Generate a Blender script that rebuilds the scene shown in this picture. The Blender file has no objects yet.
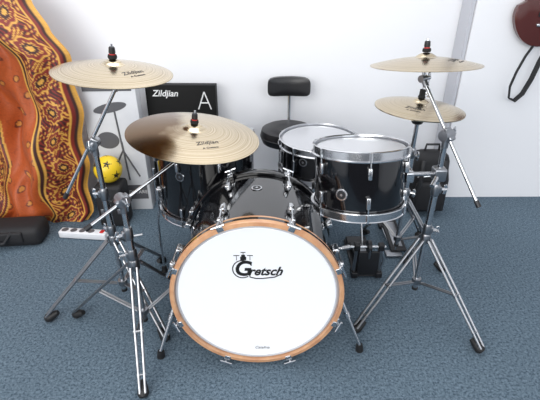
import bpy, bmesh, math, random
from mathutils import Matrix, Vector
random.seed(4)
V=Vector
scn=bpy.context.scene
scn.view_settings.view_transform='Standard'
scn.view_settings.look='None'

# ------------------------------------------------------------ materials
def mat(name,col,rough=.5,metal=0,coat=0,noise=None,bump=None,spec=None):
    m=bpy.data.materials.new(name); m.use_nodes=True
    nt=m.node_tree; b=nt.nodes['Principled BSDF']
    b.inputs['Base Color'].default_value=(*col,1)
    b.inputs['Roughness'].default_value=rough
    b.inputs['Metallic'].default_value=metal
    b.inputs['Coat Weight'].default_value=coat
    b.inputs['Coat Roughness'].default_value=.04
    if spec is not None: b.inputs['Specular IOR Level'].default_value=spec
    tc=nt.nodes.new('ShaderNodeTexCoord')
    if noise:
        sc,c2=noise
        n=nt.nodes.new('ShaderNodeTexNoise'); n.inputs['Scale'].default_value=sc; n.inputs['Detail'].default_value=4
        r=nt.nodes.new('ShaderNodeValToRGB')
        r.color_ramp.elements[0].position=.38; r.color_ramp.elements[1].position=.62
        r.color_ramp.elements[0].color=(*col,1); r.color_ramp.elements[1].color=(*c2,1)
        nt.links.new(tc.outputs['Object'],n.inputs['Vector'])
        nt.links.new(n.outputs['Fac'],r.inputs['Fac']); nt.links.new(r.outputs['Color'],b.inputs['Base Color'])
    if bump:
        sc,st,dist=bump
        n=nt.nodes.new('ShaderNodeTexNoise'); n.inputs['Scale'].default_value=sc; n.inputs['Detail'].default_value=3
        bp=nt.nodes.new('ShaderNodeBump'); bp.inputs['Strength'].default_value=st; bp.inputs['Distance'].default_value=dist
        nt.links.new(tc.outputs['Object'],n.inputs['Vector'])
        nt.links.new(n.outputs['Fac'],bp.inputs['Height']); nt.links.new(bp.outputs['Normal'],b.inputs['Normal'])
    return m
CHROME=mat('chrome',(.60,.61,.63),.20,1)
LEGC=mat('satin_chrome',(.33,.335,.35),.33,1)
STEEL=mat('brushed_steel',(.34,.35,.37),.32,1)
BLACK=mat('black_lacquer',(.003,.003,.004),.09,0,coat=.5)
PLAS=mat('black_plastic',(.012,.012,.014),.42)
RUB=mat('black_rubber',(.008,.008,.009),.6)
FELT=mat('black_felt',(.01,.01,.01),.9,bump=(300,.5,.001))
RED=mat('red_plastic',(.5,.02,.02),.4)
HEADW=mat('coated_drum_skin',(.82,.83,.86),.42)
HEADC=mat('clear_drum_skin',(.48,.49,.52),.22,coat=.3)
HEADRIM=mat('skin_collar',(.42,.43,.46),.4)
MAPLE=mat('maple_hoop',(.46,.225,.115),.3,0,coat=.4,noise=(25,(.56,.31,.165)))
INK=mat('black_ink',(.004,.004,.004),.5)
LEATH=mat('black_vinyl',(.012,.012,.014),.38,bump=(180,.2,.001))
WALL=mat('white_wall_paint',(.83,.835,.86),.8,bump=(90,.12,.002))
SIDE_SHADE=mat('painted_side_shade',(.50,.51,.55),.6)  # grey that paints in the shade on the wall step's side
TRIM=mat('white_trim',(.72,.73,.76),.5)
WBOX=mat('white_card',(.66,.67,.69),.5,noise=(6,(.60,.61,.64)))
KBOX=mat('black_card',(.004,.004,.004),.6,spec=.2)
WINK=mat('white_ink',(.75,.75,.75),.5)
GREY=mat('grey_print',(.10,.10,.11),.5)
DGREY=mat('dark_grey_print',(.035,.035,.04),.6,spec=.2)
YEL=mat('yellow_ball_skin',(.80,.55,.02),.4)
MAROON=mat('maroon_lacquer',(.085,.018,.014),.18,coat=.7)
ROSE=mat('rosewood',(.03,.015,.01),.5)
BAG=mat('black_nylon',(.010,.010,.012),.7,bump=(250,.5,.001))

def carpet_mat():
    m=bpy.data.materials.new('blue_carpet'); m.use_nodes=True; nt=m.node_tree; b=nt.nodes['Principled BSDF']
    b.inputs['Roughness'].default_value=.95; b.inputs['Specular IOR Level'].default_value=.15
    tc=nt.nodes.new('ShaderNodeTexCoord')
    n1=nt.nodes.new('ShaderNodeTexNoise'); n1.inputs['Scale'].default_value=110; n1.inputs['Detail'].default_value=5; n1.inputs['Roughness'].default_value=.85
    r=nt.nodes.new('ShaderNodeValToRGB'); e=r.color_ramp.elements
    e[0].position=.38; e[0].color=(.028,.050,.072,1); e[1].position=.62; e[1].color=(.180,.240,.295,1)
    n2=nt.nodes.new('ShaderNodeTexNoise'); n2.inputs['Scale'].default_value=2.2; n2.inputs['Detail'].default_value=3
    mp=nt.nodes.new('ShaderNodeMapRange'); mp.inputs['To Min'].default_value=.85; mp.inputs['To Max'].default_value=1.15
    mx=nt.nodes.new('ShaderNodeVectorMath'); mx.operation='SCALE'
    for n in (n1,n2): nt.links.new(tc.outputs['Object'],n.inputs['Vector'])
    nt.links.new(n1.outputs['Fac'],r.inputs['Fac']); nt.links.new(n2.outputs['Fac'],mp.inputs['Value'])
    nt.links.new(r.outputs['Color'],mx.inputs[0]); nt.links.new(mp.outputs['Result'],mx.inputs['Scale'])
    nt.links.new(mx.outputs['Vector'],b.inputs['Base Color'])
    bp=nt.nodes.new('ShaderNodeBump'); bp.inputs['Strength'].default_value=.7; bp.inputs['Distance'].default_value=.004
    nt.links.new(n1.outputs['Fac'],bp.inputs['Height']); nt.links.new(bp.outputs['Normal'],b.inputs['Normal'])
    return m
CARPET=carpet_mat()

def cymbal_mat(name,brown_side=False):
    m=bpy.data.materials.new(name); m.use_nodes=True; nt=m.node_tree; b=nt.nodes['Principled BSDF']
    b.inputs['Metallic'].default_value=1; b.inputs['Roughness'].default_value=.21
    b.inputs['Anisotropic'].default_value=.55
    tg=nt.nodes.new('ShaderNodeTangent'); tg.direction_type='RADIAL'; tg.axis='Z'
    nt.links.new(tg.outputs['Tangent'],b.inputs['Tangent'])
    tc=nt.nodes.new('ShaderNodeTexCoord')
    sp=nt.nodes.new('ShaderNodeSeparateXYZ'); nt.links.new(tc.outputs['Object'],sp.inputs[0])
    cb=nt.nodes.new('ShaderNodeCombineXYZ'); nt.links.new(sp.outputs[0],cb.inputs[0]); nt.links.new(sp.outputs[1],cb.inputs[1])
    ln=nt.nodes.new('ShaderNodeVectorMath'); ln.operation='LENGTH'; nt.links.new(cb.outputs[0],ln.inputs[0])
    n=nt.nodes.new('ShaderNodeTexNoise'); n.noise_dimensions='1D'; n.inputs['Scale'].default_value=220; n.inputs['Detail'].default_value=3
    nt.links.new(ln.outputs['Value'],n.inputs['W'])
    r=nt.nodes.new('ShaderNodeValToRGB'); e=r.color_ramp.elements
    e[0].position=.3; e[0].color=(.44,.35,.225,1); e[1].position=.7; e[1].color=(.71,.61,.455,1)
    nt.links.new(n.outputs['Fac'],r.inputs['Fac']); out=r.outputs['Color']
    if brown_side:
        # browner colour on one side of the plate, broken up by noise
        pn=nt.nodes.new('ShaderNodeTexNoise'); pn.inputs['Scale'].default_value=9; pn.inputs['Detail'].default_value=4
        nt.links.new(tc.outputs['Object'],pn.inputs['Vector'])
        mr=nt.nodes.new('ShaderNodeMath'); mr.operation='MULTIPLY_ADD'; mr.inputs[1].default_value=-5.2; mr.inputs[2].default_value=-.42
        nt.links.new(sp.outputs[0],mr.inputs[0])
        ad=nt.nodes.new('ShaderNodeMath'); ad.operation='ADD'; nt.links.new(mr.outputs[0],ad.inputs[0]); nt.links.new(pn.outputs['Fac'],ad.inputs[1])
        rr=nt.nodes.new('ShaderNodeMapRange'); rr.inputs['From Min'].default_value=.22; rr.inputs['From Max'].default_value=.55
        nt.links.new(ad.outputs[0],rr.inputs['Value'])
        mx=nt.nodes.new('ShaderNodeMix'); mx.data_type='RGBA'
        nt.links.new(rr.outputs['Result'],mx.inputs['Factor']); nt.links.new(out,mx.inputs['A']); mx.inputs['B'].default_value=(.17,.095,.04,1)
        out=mx.outputs['Result']
    nt.links.new(out,b.inputs['Base Color'])
    bp=nt.nodes.new('ShaderNodeBump'); bp.inputs['Strength'].default_value=.06; bp.inputs['Distance'].default_value=.0006
    nt.links.new(n.outputs['Fac'],bp.inputs['Height']); nt.links.new(bp.outputs['Normal'],b.inputs['Normal'])
    return m
BRONZE=cymbal_mat('lathed_bronze'); BRONZE_BROWN=cymbal_mat('brown_sided_bronze',True)

# ------------------------------------------------------------ builder
def frame(o,z,x=None):
    z=V(z).normalized()
    if x is None: x=V((1,0,0)) if abs(z.x)<.9 else V((0,1,0))
    x=V(x); x=(x-z*x.dot(z)).normalized(); y=z.cross(x)
    M=Matrix((x,y,z)).transposed().to_4x4(); M.translation=V(o); return M
class B:
    def __init__(s,name): s.name=name; s.bm=bmesh.new(); s.mats=[]
    def mi(s,m):
        if m not in s.mats: s.mats.append(m)
        return s.mats.index(m)
    def face(s,vs,m):
        try: f=s.bm.faces.new(vs); f.material_index=s.mi(m); return f
        except ValueError: return None
    def lathe(s,prof,M,m,seg=48,closed=False):
        rings=[]
        for r,z in prof:
            if r<1e-6: rings.append([s.bm.verts.new(M@V((0,0,z)))])
            else: rings.append([s.bm.verts.new(M@V((r*math.cos(2*math.pi*i/seg),r*math.sin(2*math.pi*i/seg),z))) for i in range(seg)])
        prs=list(zip(rings,rings[1:]))
        if closed: prs.append((rings[-1],rings[0]))
        for a,b in prs:
            for i in range(seg):
                j=(i+1)%seg
                if len(a)==1 and len(b)==1: continue
                if len(a)==1: s.face([a[0],b[i],b[j]],m)
                elif len(b)==1: s.face([a[i],a[j],b[0]],m)
                else: s.face([a[i],a[j],b[j],b[i]],m)
    def cyl(s,p0,p1,r,m,r1=None,seg=16):
        p0=V(p0);p1=V(p1); L=(p1-p0).length
        if r1 is None: r1=r
        s.lathe([(0,0),(r,0),(r1,L),(0,L)],frame(p0,p1-p0),m,seg)
    def path(s,pts,r,m,seg=8,flat=None):
        pts=[V(p) for p in pts]; rings=[]; x=None
        for i,p in enumerate(pts):
            d=(pts[min(i+1,len(pts)-1)]-pts[max(i-1,0)]).normalized()
            F=frame(p,d,x); x=F.to_3x3()@V((1,0,0))
            rx,ry=(r,r) if flat is None else flat
            rings.append([s.bm.verts.new(F@V((rx*math.cos(2*math.pi*k/seg),ry*math.sin(2*math.pi*k/seg),0))) for k in range(seg)])
        for a,b in zip(rings,rings[1:]):
            for k in range(seg): s.face([a[k],a[(k+1)%seg],b[(k+1)%seg],b[k]],m)
        s.face(rings[0][::-1],m); s.face(rings[-1],m)
    def box(s,M,dims,m,bev=0,taper=1):
        b2=bmesh.new(); bmesh.ops.create_cube(b2,size=1)
        for v in b2.verts:
            k=taper if v.co.z>0 else 1
            v.co=V((v.co.x*dims[0]*k,v.co.y*dims[1]*k,v.co.z*dims[2]))
        if bev: bmesh.ops.bevel(b2,geom=b2.edges[:],offset=bev,segments=3,profile=.5,affect='EDGES')
        s.merge(b2,M,m)
    def merge(s,b2,M,m):
        mp={}
        for v in b2.verts: mp[v]=s.bm.verts.new(M@v.co)
        for f in b2.faces: s.face([mp[v] for v in f.verts],m)
        b2.free()
    def sphere(s,M,m,sc=(1,1,1),u=20,v=12):
        b2=bmesh.new(); bmesh.ops.create_uvsphere(b2,u_segments=u,v_segments=v,radius=1)
        for q in b2.verts: q.co=V((q.co.x*sc[0],q.co.y*sc[1],q.co.z*sc[2]))
        s.merge(b2,M,m)
    def text(s,txt,M,size,m,shear=0,fn=None,ext=.0003,bold=0):
        c=bpy.data.curves.new('t','FONT'); c.body=txt; c.size=size; c.align_x='CENTER'; c.align_y='CENTER'
        c.shear=shear; c.extrude=ext; c.offset=bold; c.resolution_u=4
        o=bpy.data.objects.new('t',c); scn.collection.objects.link(o)
        dg=bpy.context.evaluated_depsgraph_get(); me=bpy.data.meshes.new_from_object(o.evaluated_get(dg))
        vs=[]
        for v in me.vertices:
            co=v.co.copy()
            if fn: co=fn(co)
            vs.append(s.bm.verts.new(M@co))
        for p in me.polygons: s.face([vs[i] for i in p.vertices],m)
        bpy.data.objects.remove(o); bpy.data.curves.remove(c); bpy.data.meshes.remove(me)
    def done(s,M=None,parent=None,ang=35):
        bmesh.ops.recalc_face_normals(s.bm,faces=s.bm.faces[:])
        me=bpy.data.meshes.new(s.name)
        if M is not None:
            Mi=M.inverted()
            for v in s.bm.verts: v.co=Mi@v.co
        s.bm.to_mesh(me); s.bm.free()
        for m in s.mats: me.materials.append(m)
        me.polygons.foreach_set('use_smooth',[True]*len(me.polygons))
        me.set_sharp_from_angle(angle=math.radians(ang))
        o=bpy.data.objects.new(s.name,me); scn.collection.objects.link(o)
        if M is not None: o.matrix_world=M
        if parent: o.parent=parent
        return o
T=Matrix.Translation
def R(a,ax): return Matrix.Rotation(math.radians(a),4,ax)

# ------------------------------------------------------------ room
def slab(name,x0,x1,y0,y1,z0,z1,m):
    b=B(name); b.box(T(((x0+x1)/2,(y0+y1)/2,(z0+z1)/2)),(x1-x0,y1-y0,z1-z0),m); return b.done()
slab('floor',-2.6,3.0,-2.4,2.9,-.06,0,CARPET)
b=B('wall_back')   # slightly turned relative to the kit
def prism(b,pts,z0,z1,m):
    lo=[b.bm.verts.new((x,y,z0)) for x,y in pts]; hi=[b.bm.verts.new((x,y,z1)) for x,y in pts]
    n=len(pts)
    for i in range(n): b.face([lo[i],lo[(i+1)%n],hi[(i+1)%n],hi[i]],m)
    b.face(lo[::-1],m); b.face(hi,m)
prism(b,[(-2.6,2.36),(1.04,2.49),(1.045,2.35),(3.0,2.37),(3.0,2.75),(-2.6,2.75)],0,2.7,WALL); b.done(ang=20)
slab('side_shade_strip_1',1.024,1.041,2.36,2.485,0,2.7,SIDE_SHADE)  # added strip over the wall step's side, its shade put in as grey
slab('wall_left',-2.7,-2.6,-2.4,2.75,0,2.7,WALL)
slab('wall_right',3.0,3.1,-2.4,2.75,0,2.7,WALL)

# ------------------------------------------------------------ drums
def lug_ring(b,M,r,n,z,phase,L=.05,w=.014):
    for i in range(n):
        a=phase+2*math.pi*i/n
        F=M@Matrix.Rotation(a,4,'Z')@T((r+.007,0,z))
        b.box(F,(.016,w,L),CHROME,.004)
def tension(b,M,r,n,z0,z1,phase,rr=.003):
    for i in range(n):
        a=phase+2*math.pi*i/n; c,s_=math.cos(a)*r,math.sin(a)*r
        b.cyl(M@V((c,s_,z0)),M@V((c,s_,z1)),rr,CHROME,seg=8)
def badge(b,M,r,a,z):
    F=M@Matrix.Rotation(a,4,'Z')@T((r,0,z))@R(90,'Y')
    b.lathe([(0,.002),(.019,.002),(.0205,0)],F,CHROME,24)
    b.lathe([(.005,.0026),(.015,.0026)],F,PLAS,24)
    b.lathe([(0,.003),(.005,.003)],F,CHROME,12)
def tom(b,top,up,r,L,n,ph,badge_a,badge_z,headm):
    M=frame(V(top),up,(1,0,0))  # z=0 at head plane, shell goes to -L
    b.lathe([(r,-.004),(r,-L+.004)],M,BLACK,72)
    for zc,sg in ((0,1),(-L,-1)):
        z=lambda t: zc+sg*t
        b.lathe([(r+.004,z(-.022)),(r+.014,z(-.022)),(r+.0145,z(-.019)),(r+.0075,z(-.016)),(r+.0075,z(.007)),(r+.010,z(.010)),(r+.006,z(.012)),(r+.003,z(.008)),(r+.003,z(-.016))],M,CHROME,72,closed=True)
        b.lathe([(0,z(.001)),(r-.006,z(.001)),(r-.001,z(-.003)),(r+.003,z(-.008))],M,headm,72)
        b.lathe([(r-.004,z(.0022)),(r+.003,z(-.004))],M,HEADRIM,72)
        tension(b,M,r+.012,n,z(.004),z(-.055),ph)
        for i in range(n):
            a=ph+2*math.pi*i/n; p=V(((r+.012)*math.cos(a),(r+.012)*math.sin(a),0))
            b.cyl(M@(p+V((0,0,z(-.019)))),M@(p+V((0,0,z(.010)))),.005,CHROME,seg=8)
    if L>.17:
        lug_ring(b,M,r,n,-.058,ph,.04); lug_ring(b,M,r,n,-L+.058,ph,.04)
    else: lug_ring(b,M,r,n,-L/2,ph,.06)
    badge(b,M,r+.0005,badge_a,badge_z)
    return M

# bass drum
b=B('bass_drum')
FC=V((-.043,1.08,.302)); face=V((0,-1,.05))
M=frame(FC,face,(1,0,0))    # z toward camera
RS=.277; DEP=.43
b.lathe([(RS,-.02),(RS,-DEP+.02)],M,BLACK,96)
b.lathe([(.275,.006),(.2875,.004),(.2895,.001),(.2895,-.036),(.287,-.039),(.279,-.039),(.273,-.03),(.273,.003)],M,MAPLE,96,closed=True)
b.lathe([(.2899,-.012),(.2899,-.026)],M,BLACK,96)
b.lathe([(0,-.006),(.255,-.006),(.2605,-.0045),(.2635,-.007)],M,HEADW,96)
b.lathe([(.2625,-.0065),(.266,-.003),(.2705,-.006),(.274,-.008)],M,HEADRIM,96)
z0=-DEP
b.lathe([(.275,z0-.006),(.2875,z0-.004),(.2895,z0),(.2895,z0+.034),(.287,z0+.038),(.279,z0+.038),(.273,z0+.03),(.273,z0)],M,BLACK,96,closed=True)
b.lathe([(0,z0+.004),(.274,z0+.004)],M,HEADW,96)
for i in range(8):
    a=math.radians(22.5+45*i); A=M@Matrix.Rotation(a,4,'Z')
    for hz,sg in ((-.018,1),(z0+.018,-1)):
        b.box(A@T((.293,0,hz)),(.007,.022,.046),CHROME,.002)
        b.box(A@T((.285,0,hz+sg*.0235)),(.018,.022,.006),CHROME,.002)
        b.box(A@T((.300,0,hz-sg*.012)),(.014,.014,.022),CHROME,.004)
        b.cyl(A@V((.300,0,hz+sg*.020)),A@V((.300,0,hz-sg*.10)),.0032,CHROME,seg=8)
        b.cyl(A@V((.300,0,hz+sg*.018)),A@V((.300,0,hz+sg*.030)),.005,CHROME,seg=8)
        b.cyl(A@V((.300,-.022,hz+sg*.032)),A@V((.300,.022,hz+sg*.032)),.0042,CHROME,seg=8)
        b.box(A@T((.291,0,hz-sg*.105)),(.026,.02,.045),CHROME,.006)
badge(b,M,RS+.001,math.radians(91),-.27)
for sx,ft in ((-1,V((-.400,1.10,.0))),(1,V((.333,1.13,.0)))):
    st=V((-.043+sx*.268,1.20,.235)); 
    b.box(frame(st,(sx,0,-.25),(0,1,0)),(.06,.04,.03),CHROME,.008)
    en=ft+V((0,0,.03)); st2=st+V((sx*.018,0,0)); mid=st2.lerp(en,.45)
    b.cyl(st2,mid,.0085,CHROME); b.cyl(mid,en,.0065,CHROME); b.cyl(mid-(en-st2)*.04,mid+(en-st2)*.04,.0115,CHROME)
    b.cyl(en,ft+V((sx*.003,0,0.001)),.012,RUB,.015)
# logo
LG=M@T((-.006,.110,-.0052))@Matrix.Diagonal((.86,.90,1,1))
gx=-.046
b.text('G',LG@T((gx,.0,0)),.088,INK,shear=.15,bold=.0022)
b.text('retsch',LG@T((.038,-.010,0)),.050,INK,shear=.40,bold=.0014)
b.path([LG@V((gx+.037*math.cos(t),.0+.037*math.sin(t),0)) for t in [math.radians(a) for a in range(25,315,10)]],.0018,INK,6)
b.path([LG@V(p) for p in ((gx+.024,-.014,0),(gx+.028,-.034,0),(gx+.05,-.040,0),(.03,-.040,0),(.075,-.034,0),(.094,-.024,0))],.0020,INK,6)
b.box(LG@T((gx+.004,.046,0)),(.022,.014,.001),INK); b.box(LG@T((gx+.004,.057,0)),(.014,.008,.001),INK)
for x,y,w in ((-.021,.058,.022),(.029,.058,.022),(.004,.071,.018)):
    b.box(LG@T((gx+x,y,0)),(w,.0026,.001),INK); b.box(LG@T((gx+x,y-.010,0)),(.0020,.020,.001),INK)
b.text('Catalina',M@T((.015,-.225,-.0052)),.016,GREY,shear=.3)
b.done(frame(V((FC.x,FC.y,0)),(0,0,1)))

# rack tom
b=B('rack_tom')
up=V((-.02,.17,.985)).normalized()
Mt=tom(b,(.315,1.385,.720),up,.156,.215,6,math.radians(30),math.radians(-122),-.135,HEADC)
p=Mt@V((.165,-.02,-.10)); b.box(frame(p,(1,0,0)),(.07,.04,.03),CHROME,.006)
b.cyl(p,V((.585,1.38,.615)),.0075,CHROME)
b.box(T((.605,1.38,.615)),(.045,.045,.05),STEEL,.008)
b.cyl((.585,1.345,.615),(.56,1.31,.60),.008,CHROME)
b.done(T((.315,1.38,.5)))

# snare drum
b=B('snare_drum')
tom(b,(.230,1.885,.560),V((.0,-.02,1)),.178,.155,10,math.radians(12),math.radians(-118),-.05,HEADC)
b.done(T((.23,1.885,.40)))

# floor tom
b=B('floor_tom')
FT=V((-.282,1.73,.625))
Mf=tom(b,FT,V((0,0.02,1)),.210,.32,8,math.radians(22),math.radians(-112),-.10,HEADC)
for a in (-152,-30,95):
    A=Mf@R(a,'Z')
    b.box(A@T((.222,0,-.22)),(.026,.03,.06),CHROME,.005)
    p0=A@V((.233,0,-.10)); p1=A@V((.233,0,-.30)); p2=A@V((.245,0,-.36)); p3=A@V((.245,0,-.60)); p3.z=.03
    b.path([p0,p1,p2,p3],.0055,CHROME)
    b.cyl(p3,V((p3.x,p3.y,.001)),.011,RUB,.015)
b.done(T((FT.x,FT.y,0)))

# ------------------------------------------------------------ stands
def foot(b,p,d):
    p=V(p); d=V(d).normalized(); h=V((d.x,d.y,0)).normalized()
    F=frame(p+V((0,0,.020))-h*.012,(h*.9+V((0,0,-.45))))
    b.lathe([(0,-.038),(.010,-.038),(.013,-.028),(.0185,-.004),(.019,.008),(.013,.018),(0,.020)],F,RUB,14)
def tripod(b,c,feet,zt,zb,legw=.011):
    c=V((c[0],c[1],0))
    b.lathe([(.0,0),(.018,0),(.019,.006),(.019,.036),(.016,.042),(0,.042)],T(c+V((0,0,zt-.02))),STEEL,20)
    b.lathe([(.0,0),(.017,0),(.018,.004),(.018,.024),(0,.026)],T(c+V((0,0,zb-.012))),STEEL,20)
    b.cyl(c+V((0,0,zb-.035)),c+V((0,0,zt)),.0095,CHROME)
    b.cyl(c+V((0,0,zb-.045)),c+V((0,0,zb-.035)),.012,RUB)
    for f in feet:
        f=V((f[0],f[1],.028)); h=(f-c); h.z=0; h.normalize(); s_=V((-h.y,h.x,0))
        a=c+h*.022+V((0,0,zt)); 
        for k in (-1,1):
            q=s_*k*legw
            b.path([a+q,a.lerp(f,.5)+q,f+q*.8],0,LEGC,10,flat=(.0052,.0052))
        m=a.lerp(f,.52)
        lo=c+h*.022+V((0,0,zb))
        for k in (-1,1):
            q=s_*k*.005
            b.path([lo+q,m+q],0,LEGC,8,flat=(.0038,.0038))
        b.cyl(m-s_*.017,m+s_*.017,.005,STEEL,seg=8)
        mm=a.lerp(f,.86); b.cyl(mm-s_*.015,mm+s_*.015,.0045,STEEL,seg=8)
        foot(b,f-V((0,0,.028)),f-a)
def wing(b,p,d,side,sz=.018):
    p=V(p);d=V(d).normalized(); F=frame(p,d,side)
    b.cyl(p,p+d*.022,.0065,CHROME,seg=10)
    b.box(F@T((.011,0,.018))@R(20,'Y'),(sz,.004,.012),CHROME,.0018); b.box(F@T((-.011,0,.018))@R(-20,'Y'),(sz,.004,.012),CHROME,.0018)
def collar(b,c,z,a=0,r=.0165):
    b.lathe([(0,-.022),(r-.002,-.022),(r,-.018),(r,.016),(r-.003,.024),(0,.026)],T((c[0],c[1],z)),STEEL,20)
    d=V((math.cos(a),math.sin(a),0)); b.box(frame(V((c[0],c[1],z))+d*.016,d,(0,0,1)),(.026,.016,.012),STEEL,.003)
    wing(b,V((c[0],c[1],z))+d*.02,d,(0,0,1))
def felts(b,M,rodlen=.045):
    b.cyl(M@V((0,0,-.055)),M@V((0,0,rodlen)),.0035,CHROME,seg=8)
    b.lathe([(0,-.030),(.014,-.030),(.015,-.024),(0,-.022)],M,FELT,18)
    b.lathe([(0,-.040),(.012,-.040),(.012,-.032),(0,-.031)],M,CHROME,18)
    b.lathe([(0,.001),(.013,.001),(.0145,.006),(.013,.013),(0,.013)],M,FELT,18)
    b.lathe([(0,.013),(.010,.013),(.010,.016),(0,.016)],M,RED,18)
    b.lathe([(0,.016),(.009,.016),(.0105,.020),(.0095,.034),(.007,.037),(0,.037)],M,PLAS,14)
def cym_h(r,Rr):
    rb=Rr*.20; hb=.016
    bow=.026*(1-((max(r,rb)-rb)/(Rr-rb))**1.5)
    if r<rb: return bow+hb*math.cos(min(1,r/rb)*math.pi/2)**.8
    return bow
def cymbal(name,center,n,Rr,logo=True,flip=False,logo_ang=-60,label='Zildjian',m=None):
    m=m or BRONZE
    M=frame(center,n)
    if flip: M=M@Matrix.Rotation(math.pi,4,'X')
    top=cym_h(0,Rr); b=B(name)
    rs=[.006]+[Rr*.20*k/6 for k in range(1,7)]+[Rr*(.2+.8*k/26) for k in range(1,27)]
    pr=[(r,cym_h(r,Rr)-top) for r in rs]; lo=[(r,z-.0016) for r,z in reversed(pr)]
    b.lathe(pr+lo,M,m,96,closed=True)
    if logo:
        def fn(co):
            rr=math.hypot(co.x,co.y); return V((co.x,co.y,cym_h(rr,Rr)-top+.0004+co.z))
        for txt,dist,size in ((label,.50,.026),('A Custom',.63,.013)):
            c,s_=math.cos(math.radians(logo_ang)),math.sin(math.radians(logo_ang))
            rot=math.radians(logo_ang+90)
            def f2(co,dist=dist):
                x=co.x*math.cos(rot)-co.y*math.sin(rot)+c*Rr*dist; y=co.x*math.sin(rot)+co.y*math.cos(rot)+s_*Rr*dist
                return fn(V((x,y,co.z)))
            b.text(txt,M,size,INK,shear=.2,fn=f2,ext=.0001,bold=.0002)
    b.done(M,ang=50); return M
def boom_stand(name,c,feet,zc,boomlo,boomup,bell,n,zt=.34,zb=.13,wa=0):
    b=B(name); tripod(b,c,feet,zt,zb)
    c3=V((c[0],c[1],0))
    zm=zt+(zc-zt)*.5
    b.cyl(c3+V((0,0,zt)),c3+V((0,0,zm)),.0125,CHROME); b.cyl(c3+V((0,0,zm)),c3+V((0,0,zc-.02)),.0095,CHROME)
    collar(b,c,zt+.04,wa); collar(b,c,zm,wa+.4,.0155)
    C=c3+V((0,0,zc))
    bd=(V(boomup)-V(boomlo)).normalized(); side=bd.cross(V((0,0,1))).normalized()
    b.cyl(C-V((0,0,.045)),C-V((0,0,.012)),.012,STEEL)
    b.cyl(C-side*.022,C+side*.022,.019,STEEL,seg=20)
    b.box(frame(C+side*.006,bd,side),(.03,.03,.05),STEEL,.006)
    wing(b,C+side*.022,side,(0,0,1),.024)
    b.cyl(boomlo,boomup,.0062,CHROME,seg=12)
    b.cyl(V(boomlo)-bd*.004,V(boomlo)+bd*.02,.0085,PLAS,seg=12)
    U=V(boomup); F=frame(bell,n); s2=side
    b.cyl(U-bd*.03,U+bd*.005,.010,STEEL,seg=14)
    b.cyl(U-s2*.013,U+s2*.013,.0125,STEEL,seg=18); wing(b,U+s2*.013,s2,(0,0,1),.014)
    low=F@V((0,0,-.05)); b.cyl(U,low,.006,CHROME,seg=10)
    felts(b,F); b.done(T(c3)); 

n1=V((.10,-.02,1)).normalized(); c1=V((-.494,1.38,1.012))
cymbal('crash_cymbal',c1,n1,.185,logo_ang=-35)
boom_stand('cymbal_stand',(-.605,1.37),[(-.904,1.28),(-.395,1.17),(-.52,1.68)],.735,(-.745,1.36,.53),(-.487,1.378,.94),c1,n1,wa=2.6)

n2=V((.13,-.03,1)).normalized(); c2=V((-.256,1.385,.800))
cymbal('crash_cymbal',c2,n2,.226,logo_ang=-60,m=BRONZE_BROWN)
boom_stand('cymbal_stand',(-.477,1.20),[(-.421,.925),(-.80,1.305),(-.27,1.38)],.605,(-.575,1.12,.545),(-.265,1.378,.715),c2,n2,zt=.35,wa=3.4)

n3=V((-.03,.09,1)).normalized(); c3_=V((.53,1.50,1.012))
cymbal('crash_cymbal',c3_,n3,.184,logo_ang=-35)
boom_stand('cymbal_stand',(.605,1.38),[(.335,1.22),(.785,1.115),(.66,1.68)],.76,(.70,1.24,.56),(.532,1.495,.925),c3_,n3,wa=-.3)

# hi-hat
hc=V((.615,1.71,.800)); nh=V((.05,.0,1)).normalized()
b=B('hi_hat_stand'); hx,hy=hc.x,hc.y
tripod(b,(hx,hy),[(.82,1.60),(.80,1.90),(.50,1.93)],.33,.12)
b.cyl((hx,hy,.33),(hx,hy,.56),.0125,CHROME); b.cyl((hx,hy,.56),(hx,hy,.70),.0095,CHROME); collar(b,(hx,hy),.56,-1.2); collar(b,(hx,hy),.37,-.4)
b.lathe([(0,0),(.020,0),(.026,.010),(.01,.013),(0,.013)],T((hx,hy,.693)),PLAS,20)
b.cyl((hx,hy,.05),(hx,hy,.90),.003,CHROME,seg=8)
Fh=frame(hc,nh); b.lathe([(0,-.02),(.005,-.02),(.005,0),(.015,.001),(.015,.006),(.012,.010),(.012,.034),(0,.036)],Fh,FELT,18)
wing(b,hc+V((.008,0,.02)),(1,0,0),(0,0,1),.014)
b.box(T((hx,hy+.02,.012)),(.08,.05,.012),STEEL,.004)
b.box(T((hx+.03,1.86,.038))@R(8,'X'),(.080,.24,.012),PLAS,.004); b.box(T((hx+.03,1.86,.046))@R(8,'X'),(.045,.19,.004),STEEL,.001); b.box(T((hx+.03,1.995,.012)),(.09,.05,.02),PLAS,.004)
for k in (0,.06): b.cyl((hx+k,1.74,.012),(hx+k,2.0,.012),.004,CHROME,seg=8)
b.done(T((hx,hy,0)))
cymbal('hi_hat_cymbal',hc,nh,.180,logo_ang=-120)
cymbal('hi_hat_cymbal',hc-nh*.088,nh,.180,logo=False,flip=True)

# snare stand
b=B('snare_stand'); sx,sy=.23,1.885
tripod(b,(sx,sy),[(.05,1.95),(.33,2.02),(.19,1.70)],.24,.10)
b.cyl((sx,sy,.24),(sx,sy,.33),.0125,CHROME); b.lathe([(0,0),(.022,0),(.022,.03),(0,.03)],T((sx,sy,.33)),STEEL,18)
for a in (20,140,260):
    d=V((math.cos(math.radians(a)),math.sin(math.radians(a)),0)); c=V((sx,sy,0))
    b.path([c+V((0,0,.345)),c+d*.10+V((0,0,.365)),c+d*.186+V((0,0,.375)),c+d*.202+V((0,0,.385)),c+d*.203+V((0,0,.42))],.006,CHROME)
    b.cyl(c+d*.195+V((0,0,.375)),c+d*.203+V((0,0,.425)),.009,RUB,seg=10)
b.done(T((sx,sy,0)))

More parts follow.
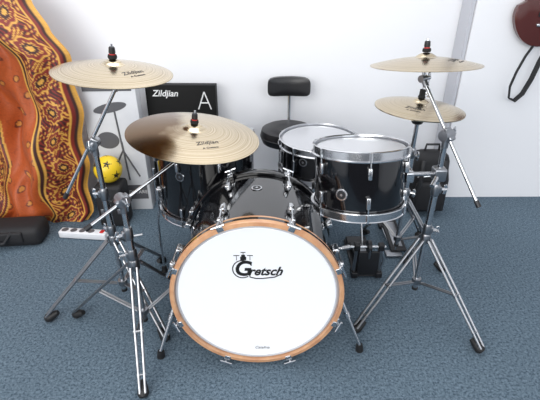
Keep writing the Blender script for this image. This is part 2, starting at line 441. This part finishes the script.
# throne
b=B('drum_throne'); tx,ty=.100,2.235
tripod(b,(tx,ty),[(tx-.2,ty+.02),(tx+.19,ty+.06),(tx-.02,ty-.20)],.26,.12,.013)
b.cyl((tx,ty,.26),(tx,ty,.40),.014,CHROME); collar(b,(tx,ty),.28,1.0,.02)
b.lathe([(0,0),(.12,0),(.143,.008),(.151,.03),(.152,.055),(.145,.078),(.125,.088),(.06,.086),(0,.084)],T((tx,ty,.41)),LEATH,56)
b.lathe([(.1525,.040),(.155,.043),(.1525,.046)],T((tx,ty,.41)),PLAS,56)
b.box(T((tx,ty+.05,.402)),(.10,.22,.012),STEEL,.003)
b.path([(tx+.01,ty+.08,.395),(tx+.01,ty+.158,.397),(tx+.01,ty+.170,.43),(tx+.01,ty+.172,.64)],.009,CHROME,10)
bb=bmesh.new(); bmesh.ops.create_cube(bb,size=1)
bmesh.ops.subdivide_edges(bb,edges=bb.edges[:],cuts=7,use_grid_fill=True)
for v in bb.verts:
    x,y,z=v.co*2
    l=(abs(x)**5+abs(z)**5)**.2; mxl=max(abs(x),abs(z),1e-6); k=mxl/l if l>0 else 1
    x2,z2=x*k,z*k; e=1-.45*max(abs(x2),abs(z2))**4
    v.co=V((x2*.118,y*.024*e-.03*x2*x2*1.0,z2*.052))
b.merge(bb,T((tx+.005,ty+.150,.685)),LEATH)
b.box(T((tx+.01,ty+.178,.66)),(.05,.010,.06),STEEL,.003)
b.done(T((tx,ty,0)))

# double pedal
b=B('bass_drum_pedal'); px,py=.445,1.60
b.box(T((px,py+.11,.008)),(.115,.30,.010),PLAS,.003)
b.box(T((px,py+.215,.026)),(.105,.07,.026),PLAS,.006)
b.box(T((px,py+.085,.060))@R(-14,'X'),(.088,.23,.012),PLAS,.004)
b.box(T((px,py+.08,.068))@R(-14,'X'),(.040,.17,.004),STEEL,.001)
for k in range(5): b.box(T((px,py+.02+k*.033,.083-.0085*k))@R(-14,'X'),(.06,.010,.004),PLAS,.001)
for k in (-1,1):
    b.cyl((px+k*.058,py-.03,.01),(px+k*.050,py-.03,.16),.010,STEEL); b.box(T((px+k*.054,py-.03,.165)),(.026,.03,.034),PLAS,.005)
    b.box(T((px+k*.056,py-.03,.02)),(.03,.05,.03),PLAS,.005)
b.cyl((px-.085,py-.03,.165),(px+.075,py-.03,.165),.0065,CHROME)
b.lathe([(0,-.010),(.022,-.010),(.030,-.008),(.030,.008),(.022,.010),(0,.010)],frame((px,py-.03,.165),(1,0,0)),PLAS,24)
b.box(T((px,py-.045,.085)),(.095,.012,.13),PLAS,.004)
b.path([(px,py-.055,.165),(px,py-.05,.12),(px,py-.03,.09)],.006,STEEL)
b.path([(px+.06,py-.03,.15),(px+.075,py-.03,.09),(px+.065,py-.03,.04)],.006,CHROME)
b.cyl((px-.03,py-.03,.165),(px-.035,py+.03,.27),.004,CHROME,seg=8); b.sphere(T((px-.035,py+.035,.28)),FELT,(.022,.022,.024))
b.cyl((px-.085,py-.03,.165),(px-.12,py-.03,.155),.012,STEEL); b.cyl((px-.12,py-.03,.155),(.10,py+.0,.12),.0075,CHROME)
b.cyl((.10,py,.12),(.04,py,.12),.012,STEEL)
mx=-.04
b.box(T((mx,py+.13,.008)),(.10,.32,.010),PLAS,.003); b.box(T((mx,py+.11,.06))@R(-14,'X'),(.085,.25,.012),STEEL,.004)
for k in (-1,1): b.cyl((mx+k*.05,py-.02,.01),(mx+k*.05,py-.02,.14),.009,CHROME)
b.cyl((mx-.06,py-.02,.135),(.05,py-.0,.12),.007,CHROME)
b.cyl((mx,py-.02,.135),(mx,py+.08,.30),.004,CHROME); b.sphere(T((mx,py+.08,.31)),FELT,(.024,.022,.024))
b.done(T((px,py,0)))

# ------------------------------------------------------------ background things
b=B('cymbal_box')
Mb=T((-.490,2.335,.354))@R(-1,'Z')@R(-3,'X')
b.box(Mb,(.385,.07,.70),KBOX,.003)
b.text('Zildjian',Mb@T((-.085,-.0365,.305))@R(90,'X'),.048,WINK,shear=.25,bold=.0007)
for sx_ in (-1,1): b.path([Mb@V((.130+sx_*.035,-.0365,.22)),Mb@V((.130,-.0365,.315))],.0035,WINK,6)
b.path([Mb@V((.105,-.0365,.255)),Mb@V((.155,-.0365,.255))],.0035,WINK,6)
b.box(Mb@T((0,-.0355,.10)),(.30,.001,.09),DGREY); b.text('Cymbals',Mb@T((0,-.0375,.10))@R(90,'X'),.05,WINK)
b.done(Mb)
b=B('hardware_box')
Mb=T((-.845,2.235,.378))@R(3,'Z')
b.box(Mb,(.29,.09,.755),WBOX,.003)
yy=-.0462
b.box(Mb@T((0,yy+.0005,.345)),(.25,.001,.035),GREY)
b.lathe([(0,0),(.09,0)],Mb@T((.0,yy,.24))@R(90,'X')@R(12,'Z')@Matrix.Diagonal((1,.28,1,1)),GREY,32)
b.lathe([(0,0),(.06,0)],Mb@T((-.04,yy,.06))@R(90,'X')@Matrix.Diagonal((1,.8,1,1)),GREY,32)
b.path([Mb@V((.02,yy,.22)),Mb@V((.03,yy,.0)),Mb@V((-.06,yy,-.16))],.005,GREY,6)
b.path([Mb@V((.03,yy,.0)),Mb@V((.10,yy,-.16))],.005,GREY,6)
b.path([Mb@V((.03,yy,.05)),Mb@V((.04,yy,-.18))],.005,GREY,6)
b.box(Mb@T((0,-.0455,-.26)),(.26,.002,.09),GREY); b.text('DRUM HARDWARE',Mb@T((0,-.0475,-.26))@R(90,'X'),.03,WINK)
b.done(Mb)

# draped patterned cloth
def cloth():
    NU,NV=300,340
    me=bpy.data.meshes.new('patterned_cloth')
    E=[(0,-1.04),(.06,-1.01),(.18,-1.00),(.35,-.985),(.53,-.97),(.72,-.955),(.90,-.965),(1.02,-1.01),(1.137,-1.10),(1.25,-1.24),(1.38,-1.42),(1.45,-1.55)]
    def edge(z):
        for (a,xa),(c,xc) in zip(E,E[1:]):
            if z<=c:
                t=(z-a)/(c-a); t=t*t*(3-2*t)*.5+t*.5; return xa+(xc-xa)*t
        return E[-1][1]
    vs=[];cols=[]
    orange=V((.40,.074,.011)); gold=V((.62,.32,.055)); brown=V((.14,.024,.007)); red=V((.19,.016,.009)); dk=V((.040,.008,.006))
    def border(s,q):
        # s along the edge (m), q across 0..1 : dark red ground with gold scrolls
        if q<.07: return gold
        if q<.12: return dk
        if q<.18: return red
        if q<.22: return gold
        if q>.95: return gold
        if q>.90: return dk
        if q>.85: return gold
        w=(q-.22)/.63
        cell=.15; k=math.floor(s/cell); t=(s/cell-k)
        dx=(w-.5)*1.0; dz=(t-.5)*1.15
        tw=dx+.25*dz*(1 if k%2 else -1)
        r=math.hypot(tw*1.25,dz)
        rr=r/(.44*(1+.10*math.sin(8*math.atan2(dz,tw))))
        if rr<.22: return gold
        if rr<.42: return dk
        if rr<.56: return red if math.sin(20*math.atan2(dz,tw))>0 else gold
        if rr<.82: return red
        if rr<.96: return gold
        f=math.sin(w*30+4*math.sin(s*55))*math.sin(s*120+3*math.cos(w*9))
        return gold if f>.45 else (dk if f<-.4 else red)
    for j in range(NV+1):
        z=1.44*j/NV
        for i in range(NU+1):
            u=1.30*i/NU
            x=edge(z)-u
            k1=min(1,.25+u*3)
            fold=.055*math.sin(u*15+z*3.0+.9*math.sin(z*4))+.028*math.sin(u*33-z*7)+.010*math.sin(u*61+z*11)
            fold+=.035*math.sin((u*.8+z)*9)*min(1,u*3)
            y=2.05+fold*k1-.12*max(0,(.25-z))
            if z>1.0: y+=(z-1.0)*.25
            y+=.05*math.exp(-(u/.02)**2)
            y=min(y,2.135 if x>-1.03 else 2.27)
            x+=.012*math.sin(z*23)
            x=max(x,-2.48+.02*math.sin(i))
            vs.append((x,y,max(z,.004)))
            if u<.21: c=border(z+.3*u,u/.21)
            elif .50<u+.10*math.sin(z*4)<.62: c=border(z*1.05+.07,(u+.10*math.sin(z*4)-.50)/.12)
            else:
                c=orange
                f=math.sin(x*45+1.5*math.sin(z*20))*math.sin(z*40+1.2*math.sin(x*25))
                if f>.86: c=gold.lerp(orange,.5)
                elif f>.70: c=brown
                elif abs(f)<.02: c=brown.lerp(orange,.7)
            k=.9+.2*random.random()
            cols.append((c[0]*k,c[1]*k,c[2]*k,1))
    fs=[]
    for j in range(NV):
        for i in range(NU):
            a=j*(NU+1)+i; fs.append((a,a+1,a+NU+2,a+NU+1))
    me.from_pydata(vs,[],fs)
    at=me.color_attributes.new('pattern','FLOAT_COLOR','POINT')
    at.data.foreach_set('color',[q for c in cols for q in c])
    me.polygons.foreach_set('use_smooth',[True]*len(me.polygons))
    m=bpy.data.materials.new('orange_patterned_fabric'); m.use_nodes=True; nt=m.node_tree; bs=nt.nodes['Principled BSDF']
    ca=nt.nodes.new('ShaderNodeVertexColor'); ca.layer_name='pattern'
    nt.links.new(ca.outputs['Color'],bs.inputs['Base Color']); bs.inputs['Roughness'].default_value=.55
    bs.inputs['Sheen Weight'].default_value=.05
    n=nt.nodes.new('ShaderNodeTexNoise'); n.inputs['Scale'].default_value=220; bp=nt.nodes.new('ShaderNodeBump'); bp.inputs['Strength'].default_value=.3; bp.inputs['Distance'].default_value=.002
    nt.links.new(n.outputs['Fac'],bp.inputs['Height']); nt.links.new(bp.outputs['Normal'],bs.inputs['Normal'])
    me.materials.append(m); o=bpy.data.objects.new('patterned_cloth',me); scn.collection.objects.link(o)
cloth()

# ball resting on a small upright case
b=B('storage_case'); b.box(T((-.865,2.06,.125)),(.15,.13,.25),BAG,.02)
b.path([(-.90,1.993,.19),(-.89,1.975,.175),(-.84,1.975,.175),(-.83,1.993,.19)],.005,PLAS)
for k in (-.045,.045): b.box(T((-.865+k,1.994,.10)),(.018,.006,.03),STEEL,.002)
b.done(T((-.865,2.06,0)))
b=B('soccer_ball')
rr=.073; bc=V((-.862,2.06,.251+rr))
b.sphere(T(bc),YEL,(rr,rr,rr),36,24)
ph=(1+5**.5)/2
for p in [(0,s1,s2*ph) for s1 in(-1,1) for s2 in (-1,1)]+[(s1,s2*ph,0) for s1 in(-1,1) for s2 in (-1,1)]+[(s2*ph,0,s1) for s1 in(-1,1) for s2 in (-1,1)]:
    F=T(bc)@R(20,'Z')@R(15,'X')@frame((0,0,0),p)
    b.lathe([(0,rr*1.004),(rr*.2,rr*.985),(rr*.36,rr*.935)],F,INK,5)
b.done(T(bc))
b=B('power_strip'); Mp=T((-.99,1.895,.022))@R(-6,'Z')
b.box(Mp,(.26,.050,.040),TRIM,.008)
for k in range(4):
    b.lathe([(.018,.0205),(.016,.0205),(.015,.0208),(0,.0208)],Mp@T((-.10+k*.048,0,0)),GREY,18)
b.box(Mp@T((.105,0,.021)),(.020,.028,.006),RED,.002)
b.path([Mp@V((.13,0,0)),Mp@V((.16,.0,-.012)),Mp@V((.22,.01,-.015)),Mp@V((.30,.05,-.015))],.005,TRIM)
b.done(Mp)
b=B('gig_bag'); Mg=T((-1.41,1.86,.055))@R(6,'Z'); b.box(Mg,(.46,.16,.11),BAG,.035); b.box(Mg@T((0,-.08,.01)),(.30,.02,.06),BAG,.008)
b.path([Mg@V((-.1,-.08,.04)),Mg@V((-.07,-.115,.0)),Mg@V((.07,-.115,.0)),Mg@V((.1,-.08,.04))],.008,PLAS); b.done(Mg)
b=B('stick_bag'); Mk=T((.90,2.20,.19))
b.box(Mk,(.24,.15,.37),BAG,.05,taper=.82); b.box(Mk@T((0,-.085,-.06)),(.17,.04,.18),BAG,.018)
b.path([Mk@V((-.04,0,.18)),Mk@V((-.035,0,.22)),Mk@V((.035,0,.22)),Mk@V((.04,0,.18))],.007,PLAS)
for k in (-1,1): b.path([Mk@V((k*.06,-.07,.15)),Mk@V((k*.07,-.105,.05)),Mk@V((k*.08,-.09,-.15))],.0,PLAS,8,flat=(.012,.004))
b.path([Mk@V((-.085,-.085,.06)),Mk@V((0,-.10,.075)),Mk@V((.085,-.085,.06))],.003,CHROME)
b.done(Mk)

# guitar on the wall
b=B('electric_guitar'); G=T((1.385,2.325,1.12))@R(90,'X')
out=[]
for k in range(72):
    a=2*math.pi*k/72; x=math.sin(a); y=-math.cos(a)
    w=.165 if y<0 else .135
    waist=1-.22*math.exp(-((y-.15)/.28)**2)
    out.append((x*w*waist,y*.215))
lay=[(-.018,.96),(-.013,1),(.013,1),(.018,.96)]
rings=[[b.bm.verts.new(G@V((x*s_,y*s_,z_))) for x,y in out] for z_,s_ in lay]
for r0,r1 in zip(rings,rings[1:]):
    for k in range(72): b.face([r0[k],r0[(k+1)%72],r1[(k+1)%72],r1[k]],MAROON)
b.face(rings[0][::-1],MAROON); b.face(rings[-1],MAROON)
b.box(G@T((0,.40,.020)),(.050,.50,.020),ROSE,.004)
for k in range(16): b.box(G@T((0,.62-.50*(1-.5**(k/9)),.031)),(.050,.0018,.002),CHROME)
b.box(G@T((0,.70,.016)),(.075,.14,.016),MAROON,.006)
for k in range(3):
    for sx_ in (-1,1): b.cyl(G@V((sx_*.038,.66+.035*k,.016)),G@V((sx_*.058,.66+.035*k,.016)),.006,CHROME,seg=8)
b.box(G@T((0,.02,.021)),(.08,.022,.010),PLAS,.003); b.box(G@T((0,-.06,.021)),(.08,.022,.010),PLAS,.003); b.box(G@T((0,-.11,.022)),(.08,.014,.012),CHROME,.003)
for k in range(6): b.cyl(G@V((-.02+.008*k,-.11,.031)),G@V((-.017+.0068*k,.64,.034)),.0007,STEEL,seg=5)
b.cyl(G@V((0,.63,-.02)),G@V((0,.63,.0)),.02,STEEL)
st=[(-.02,-.21),(-.05,-.26),(-.075,-.34),(-.085,-.42),(-.07,-.485),(-.035,-.50),(-.005,-.46),(.015,-.38),(.03,-.29),(.06,-.20),(.10,-.10)]
b.path([G@V((x,y,.012+.01*math.sin(i))) for i,(x,y) in enumerate(st)],0,BAG,8,flat=(.004,.013))
b.done(G)

# ------------------------------------------------------------ light, world, camera
def area(name,loc,tgt,sx,sy,e,col):
    l=bpy.data.lights.new(name,'AREA'); l.shape='RECTANGLE'; l.size=sx; l.size_y=sy; l.energy=e; l.color=col
    o=bpy.data.objects.new(name,l); scn.collection.objects.link(o); o.location=loc
    o.rotation_euler=(V(tgt)-V(loc)).to_track_quat('-Z','Y').to_euler()
area('window_light',(-1.5,-1.9,2.0),(-.2,1.6,.6),2.6,2.0,120,(1,.99,.97))
area('window_light',(1.7,-1.9,1.9),(.3,1.6,.4),2.0,1.8,38,(.93,.97,1))
area('ceiling_light',(-.3,1.5,2.65),(-.4,1.7,0),1.8,1.2,25,(1,.99,.97))
w=bpy.data.worlds.new('World'); scn.world=w; w.use_nodes=True; nt=w.node_tree; bg=nt.nodes['Background']
tc=nt.nodes.new('ShaderNodeTexCoord'); sp=nt.nodes.new('ShaderNodeSeparateXYZ'); r=nt.nodes.new('ShaderNodeValToRGB')
mr=nt.nodes.new('ShaderNodeMapRange'); mr.inputs['From Min'].default_value=-1
nt.links.new(tc.outputs['Generated'],sp.inputs[0]); nt.links.new(sp.outputs[2],mr.inputs['Value']); nt.links.new(mr.outputs['Result'],r.inputs['Fac'])
e=r.color_ramp.elements; e[0].position=.45; e[0].color=(.10,.11,.13,1); e[1].position=.9; e[1].color=(.86,.89,.95,1)
nt.links.new(r.outputs['Color'],bg.inputs['Color']); bg.inputs['Strength'].default_value=1.0

cam=bpy.data.cameras.new('camera'); co=bpy.data.objects.new('camera',cam); scn.collection.objects.link(co)
cam.sensor_width=36; cam.sensor_fit='HORIZONTAL'; cam.lens=36*424/540; cam.clip_start=.02
co.location=(0,0,1.26); co.rotation_euler=(math.radians(90-28.6),0,0)
scn.camera=co
